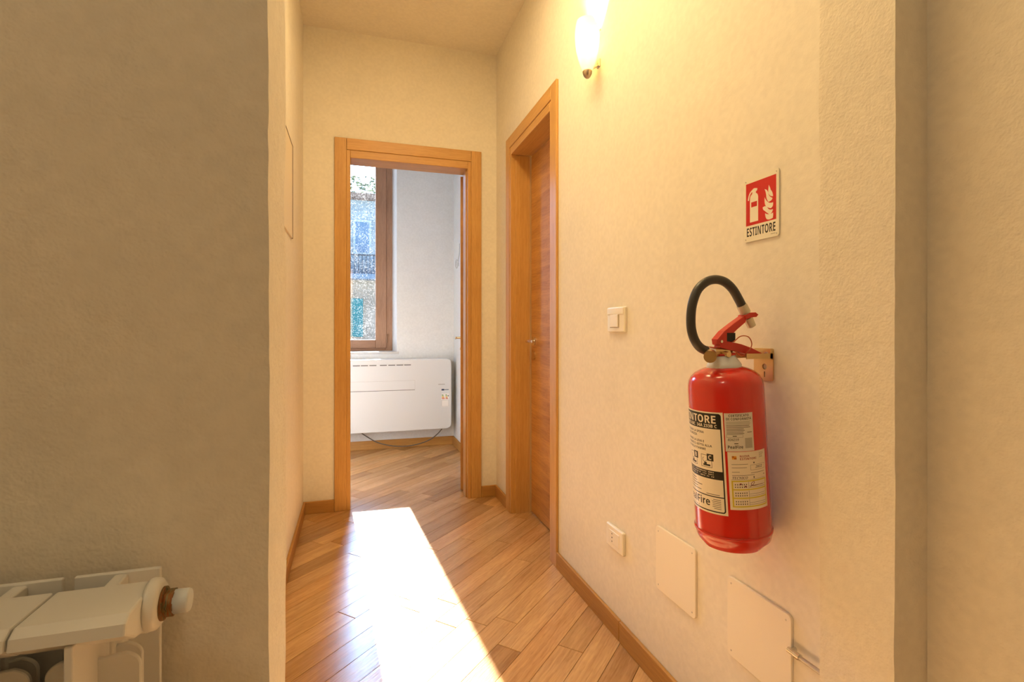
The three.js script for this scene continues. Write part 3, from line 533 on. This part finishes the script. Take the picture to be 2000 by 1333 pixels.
// ---------------------------------------------------------------- radiator on the near left wall
{
  const g = thing('radiator', 'white cast radiator with a rusty plug under the rough plaster wall', 'radiator', [-0.37, 0.10, -0.59]);
  const pitch = 0.0795, right = -0.1765, parts = 6;
  const prof = (pts, x0, x1, bev = 0.0018) => { const s = new THREE.Shape(pts.map(([z, y]) => new THREE.Vector2(-z, y))); return new THREE.ExtrudeGeometry(s, { depth: x1 - x0 - 2 * bev, bevelEnabled: true, bevelSize: bev, bevelThickness: bev, bevelSegments: 2 }).rotateY(Math.PI / 2).translate(x0 + bev, 0, 0); };
  for (let k = 0; k < parts; k++) {
    const x1 = right - k * pitch, x0 = x1 - 0.0778, xc = (x0 + x1) / 2, G = [];
    G.push(prof([[-0.556, 0.814], [-0.498, 0.8155], [-0.491, 0.811], [-0.4895, 0.804], [-0.510, 0.791], [-0.540, 0.783], [-0.556, 0.788]], x0, x1));
    G.push(prof([[-0.556, 0.128], [-0.540, 0.123], [-0.510, 0.125], [-0.4895, 0.115], [-0.492, 0.105], [-0.556, 0.103]], x0, x1));
    G.push(rb(xc - 0.0032, xc + 0.0032, 0.11, 0.800, -0.588, -0.4895, 0.0015));                         // web with its narrow front edge
    G.push(rb(xc - 0.006, xc + 0.006, 0.70, 0.8135, -0.588, -0.553, 0.002));
    G.push(rb(x0 + 0.001, x1 - 0.006, 0.11, 0.816, -0.591, -0.586, 0.0015));                             // back plate
    G.push(rod(V(x0, 0.796, -0.540), V(x1, 0.796, -0.540), 0.0175, 0.0175, 20), rod(V(x0, 0.116, -0.542), V(x1, 0.116, -0.542), 0.0185, 0.0185, 20));
    const finShape = (w, y1, cut) => { const s = new THREE.Shape(); s.moveTo(0, 0.13); s.lineTo(w, 0.13); s.lineTo(w, y1 - cut); s.quadraticCurveTo(w - 0.001, y1 - 0.003, w - cut, y1); s.lineTo(0, y1 - 0.002); return s; };
    for (const sgn of [1, -1]) for (const [z, w, y1] of [[-0.534, 0.034, 0.766], [-0.512, 0.012, 0.752], [-0.562, 0.026, 0.760]]) {
      const q = new THREE.ExtrudeGeometry(finShape(w, y1, 0.011), { depth: 0.0026, bevelEnabled: true, bevelSize: 0.0008, bevelThickness: 0.0008, bevelSegments: 1 });
      if (sgn < 0) q.rotateY(Math.PI).translate(0, 0, 0.0026);
      G.push(q.translate(xc, 0, z));
    }
    part('element', join(G), enamel, g);
  }
  part('end_boss', lathe([[0.0001, 0], [0.0215, 0], [0.0225, 0.003], [0.0215, 0.0085], [0.0175, 0.0115], [0.0001, 0.0115]], 28).rotateZ(-Math.PI / 2).translate(right - 0.0015, 0.8015, -0.541), enamel, g);
  const rustTex = dataTex(128, 128, (u, v) => { const n = vnoise(u * 9, v * 9, 9, 9, 5) * 0.6 + vnoise(u * 24, v * 24, 24, 24, 6) * 0.4; return mixS([0.26, 0.20, 0.08], n > 0.5 ? [0.28, 0.09, 0.02] : [0.03, 0.06, 0.04], Math.min(1, Math.abs(n - 0.4) * 3.5)); }, true);
  part('plug', join([rod(V(right + 0.009, 0.801, -0.541), V(right + 0.012, 0.801, -0.541), 0.0145, 0.0145, 24), rod(V(right + 0.012, 0.801, -0.541), V(right + 0.020, 0.801, -0.541), 0.0118, 0.0118, 6)]), std({ map: rustTex, metalness: 0.5, roughness: 0.6 }), g, 'rust stained brass plug');
  part('cap', lathe([[0.0001, 0], [0.0105, 0], [0.0103, 0.0105], [0.0094, 0.0125], [0.0001, 0.0125]], 28).rotateZ(-Math.PI / 2).translate(right + 0.0195, 0.8012, -0.541), whitePlastic, g, 'white plastic vent cap');
  for (const x of [-0.31, -0.52]) part('wall_hook', rb(x, x + 0.02, 0.70, 0.73, ZP, -0.586, 0.002), steel, g);
}

// ---------------------------------------------------------------- wall heater unit under the window
{
  const x0 = -0.235, x1 = 0.825, y0 = 0.176, y1 = 0.797, zf = -4.52;
  const g = thing('air_conditioner', 'white wall mounted air conditioner unit under the window', 'air conditioner', [0.295, y0, FZ]);
  const s = new THREE.Shape(), r = 0.045, a = x0 + 0.008, b = x1 - 0.008, c = y0 + 0.008, d = y1 - 0.008;
  s.moveTo(a + r, c); s.lineTo(b - r, c); s.quadraticCurveTo(b, c, b, c + r); s.lineTo(b, d - r); s.quadraticCurveTo(b, d, b - r, d); s.lineTo(a + r, d); s.quadraticCurveTo(a, d, a, d - r); s.lineTo(a, c + r); s.quadraticCurveTo(a, c, a + r, c);
  part('casing', new THREE.ExtrudeGeometry(s, { depth: 0.152, bevelEnabled: true, bevelSize: 0.008, bevelThickness: 0.008, bevelSegments: 4, curveSegments: 10 }).translate(0, 0, FZ + 0.010), whitePlastic, g);
  const slitX = [-0.16, -0.10, -0.012, 0.053, 0.122, 0.208, 0.278, 0.346, 0.411];
  slitX.forEach((x) => part('vent_slot', bx(x, x + 0.058, 0.7445, 0.7515, zf - 0.004, zf + 0.0008), greySlot, g));
  part('vent_strip', rb(-0.17, 0.48, 0.757, 0.782, zf - 0.004, zf + 0.002, 0.002), whitePlastic, g);
  part('flap_gap', bx(-0.17, 0.503, 0.5285, 0.5325, zf - 0.004, zf + 0.0008), greySlot, g);
  part('flap_gap', join([bx(-0.17, 0.5035, 0.611, 0.6125, zf - 0.004, zf + 0.0006), bx(0.502, 0.5035, 0.5325, 0.611, zf - 0.004, zf + 0.0006)]), std({ color: lin(0.42, 0.42, 0.43), roughness: 0.6 }), g);
  part('flap', rb(-0.17, 0.502, 0.5325, 0.611, zf - 0.004, zf + 0.0025, 0.0015), whitePlastic, g);
  part('logo', join([bx(0.707, 0.765, 0.568, 0.575, zf - 0.001, zf + 0.0006)]), std({ color: lin(0.42, 0.42, 0.43), roughness: 0.5 }), g);
  const tag = canvasTex(160, 384, (q, w, h) => {
    q.fillStyle = '#eeeeee'; q.fillRect(0, 0, w, h); q.fillStyle = '#2d4463'; q.fillRect(0, 0, 60, 36); q.fillStyle = '#7d8c9c'; q.fillRect(64, 6, 92, 24); q.fillStyle = '#d9e0e6'; q.fillRect(0, 40, w, 56);
    ['#2f9150', '#8db944', '#e5c93a', '#dd8a32', '#c6402f'].forEach((f, i) => { q.fillStyle = f; q.fillRect(8, 120 + i * 20, 30 + i * 8, 14); q.fillRect(88, 120 + i * 20, 24 + i * 7, 14); });
    q.fillStyle = '#333333'; q.fillRect(132, 140, 22, 20); q.strokeStyle = '#a8adb3'; q.lineWidth = 5; q.strokeRect(6, 240, w - 12, 130);
  });
  const plane = new THREE.PlaneGeometry(0.066, 0.160).translate(0.768, 0.450, zf + 0.0008);
  part('energy_label', plane, std({ map: tag, roughness: 0.4 }), g);
  const k = thing('power_cord', 'thin grey power cord drooping under the air conditioner', 'cord', [0.4, 0.01, -4.62]);
  part('cord', tube([V(0.050, 0.168, -4.62), V(0.10, 0.130, -4.62), V(0.184, 0.075, -4.625), V(0.28, 0.040, -4.63), V(0.40, 0.022, -4.63), V(0.53, 0.030, -4.63), V(0.654, 0.070, -4.625), V(0.72, 0.120, -4.62), V(0.765, 0.168, -4.62)], 0.0045, 60, 8), std({ color: lin(0.12, 0.11, 0.10), roughness: 0.6 }), k);
  const cl = thing('hanging_cord', 'thin grey cord looped on the white side wall by the open door', 'cord', [FR - 0.004, 1.6, -4.45]);
  part('loop', tube([V(FR - 0.004, 1.80, -4.40), V(FR - 0.004, 1.72, -4.41), V(FR - 0.005, 1.66, -4.45), V(FR - 0.006, 1.60, -4.50), V(FR - 0.006, 1.62, -4.56), V(FR - 0.006, 1.67, -4.55), V(FR - 0.005, 1.66, -4.47), V(FR - 0.004, 1.61, -4.44)], 0.0022, 60, 6), std({ color: lin(0.45, 0.45, 0.43), roughness: 0.5 }), cl);
}

// ---------------------------------------------------------------- across the street
{
  const z = -24, k = 23 / 13 * 1.0;
  solid('street', bx(-30, 30, -5.2, -5, -40, -5.2), std({ color: lin(0.3, 0.29, 0.28), roughness: 0.9 }), 'grey street below the window');
  const g = thing('house', 'peach and grey house with a teal shutter seen through the window', 'building', [0, -5, z]);
  const wallTex = dataTex(256, 256, (u, v) => { const n = 0.85 + 0.15 * vnoise(u * 9, v * 9, 9, 9, 3) * 1 + 0.12 * (vnoise(u * 60, v * 60, 60, 60, 4) - 0.5); return [n, n, n]; }, true);
  wallTex.repeat.set(0.3, 0.3);
  part('wall', metricUV(bx(-9, 9, -5, 3.35, z - 4, z)), std({ color: lin(0.72, 0.50, 0.36), map: wallTex, roughness: 0.9 }), g, 'peach plaster lower wall');
  part('upper_wall', metricUV(bx(-9, 9, 3.35, 7.0, z - 4, z - 0.6)), std({ color: lin(0.52, 0.54, 0.57), map: wallTex, roughness: 0.9 }), g, 'blue grey upper wall');
  part('balcony_slab', bx(-9, 9, 3.28, 3.5, z - 0.6, z + 0.7), std({ color: lin(0.30, 0.36, 0.45), roughness: 0.8 }), g);
  const bars = [bx(-9, 9, 4.30, 4.36, z + 0.6, z + 0.66)];
  for (let x = -4; x < 4; x += 0.16) bars.push(bx(x, x + 0.03, 3.5, 4.3, z + 0.61, z + 0.64));
  part('railing', join(bars), std({ color: lin(0.07, 0.08, 0.10), roughness: 0.5, metalness: 0.5 }), g);
  for (const x of [-4.4, -0.55, 3.4]) {
    const sh = part('shutter', bx(x, x + 0.92, 0.75, 2.45, z, z + 0.05), std({ color: lin(0.03, 0.30, 0.30), roughness: 0.6 }), g, 'teal wooden shutter');
    for (let i = 0; i < 16; i++) part('slat', bx(x + 0.06, x + 0.86, 0.82 + i * 0.1, 0.89 + i * 0.1, z + 0.05, z + 0.075), sh.material, sh);
    const f = part('window', bx(x + 0.5, x + 1.3, 4.5, 6.1, z - 0.62, z - 0.55), std({ color: lin(0.62, 0.62, 0.62), roughness: 0.7 }), g);
    part('pane', bx(x + 0.6, x + 1.2, 4.6, 6.0, z - 0.6, z - 0.54), std({ color: lin(0.25, 0.33, 0.45), roughness: 0.15 }), f);
  }
  part('roof', bx(-9.3, 9.3, 7.0, 7.2, z - 4.3, z), std({ color: lin(0.35, 0.20, 0.14), roughness: 0.9 }), g);
  const t = thing('tree', 'leafy tree standing behind the house across the street', 'tree', [0.6, -5, z - 9]);
  part('trunk', rod(V(0.6, -5, z - 9), V(0.6, 8, z - 9), 0.3, 0.15, 10), std({ color: lin(0.12, 0.08, 0.05), roughness: 0.9 }), t);
  const leaves = [];
  for (let i = 0; i < 900; i++) { const a = rnd() * 6.28, q = Math.acos(2 * rnd() - 1), rr = 2.6 * Math.cbrt(rnd()); leaves.push(new THREE.PlaneGeometry(0.22, 0.14).rotateX(rnd() * 6).rotateY(rnd() * 6).translate(0.6 + rr * Math.sin(q) * Math.cos(a), 8.6 + 0.7 * rr * Math.cos(q), z - 9 + rr * Math.sin(q) * Math.sin(a))); }
  const crown = part('foliage', join(leaves), std({ color: lin(0.10, 0.15, 0.06), roughness: 0.8, side: THREE.DoubleSide }), t); crown.userData.kind = 'stuff';
}

renderer.render(scene, camera);
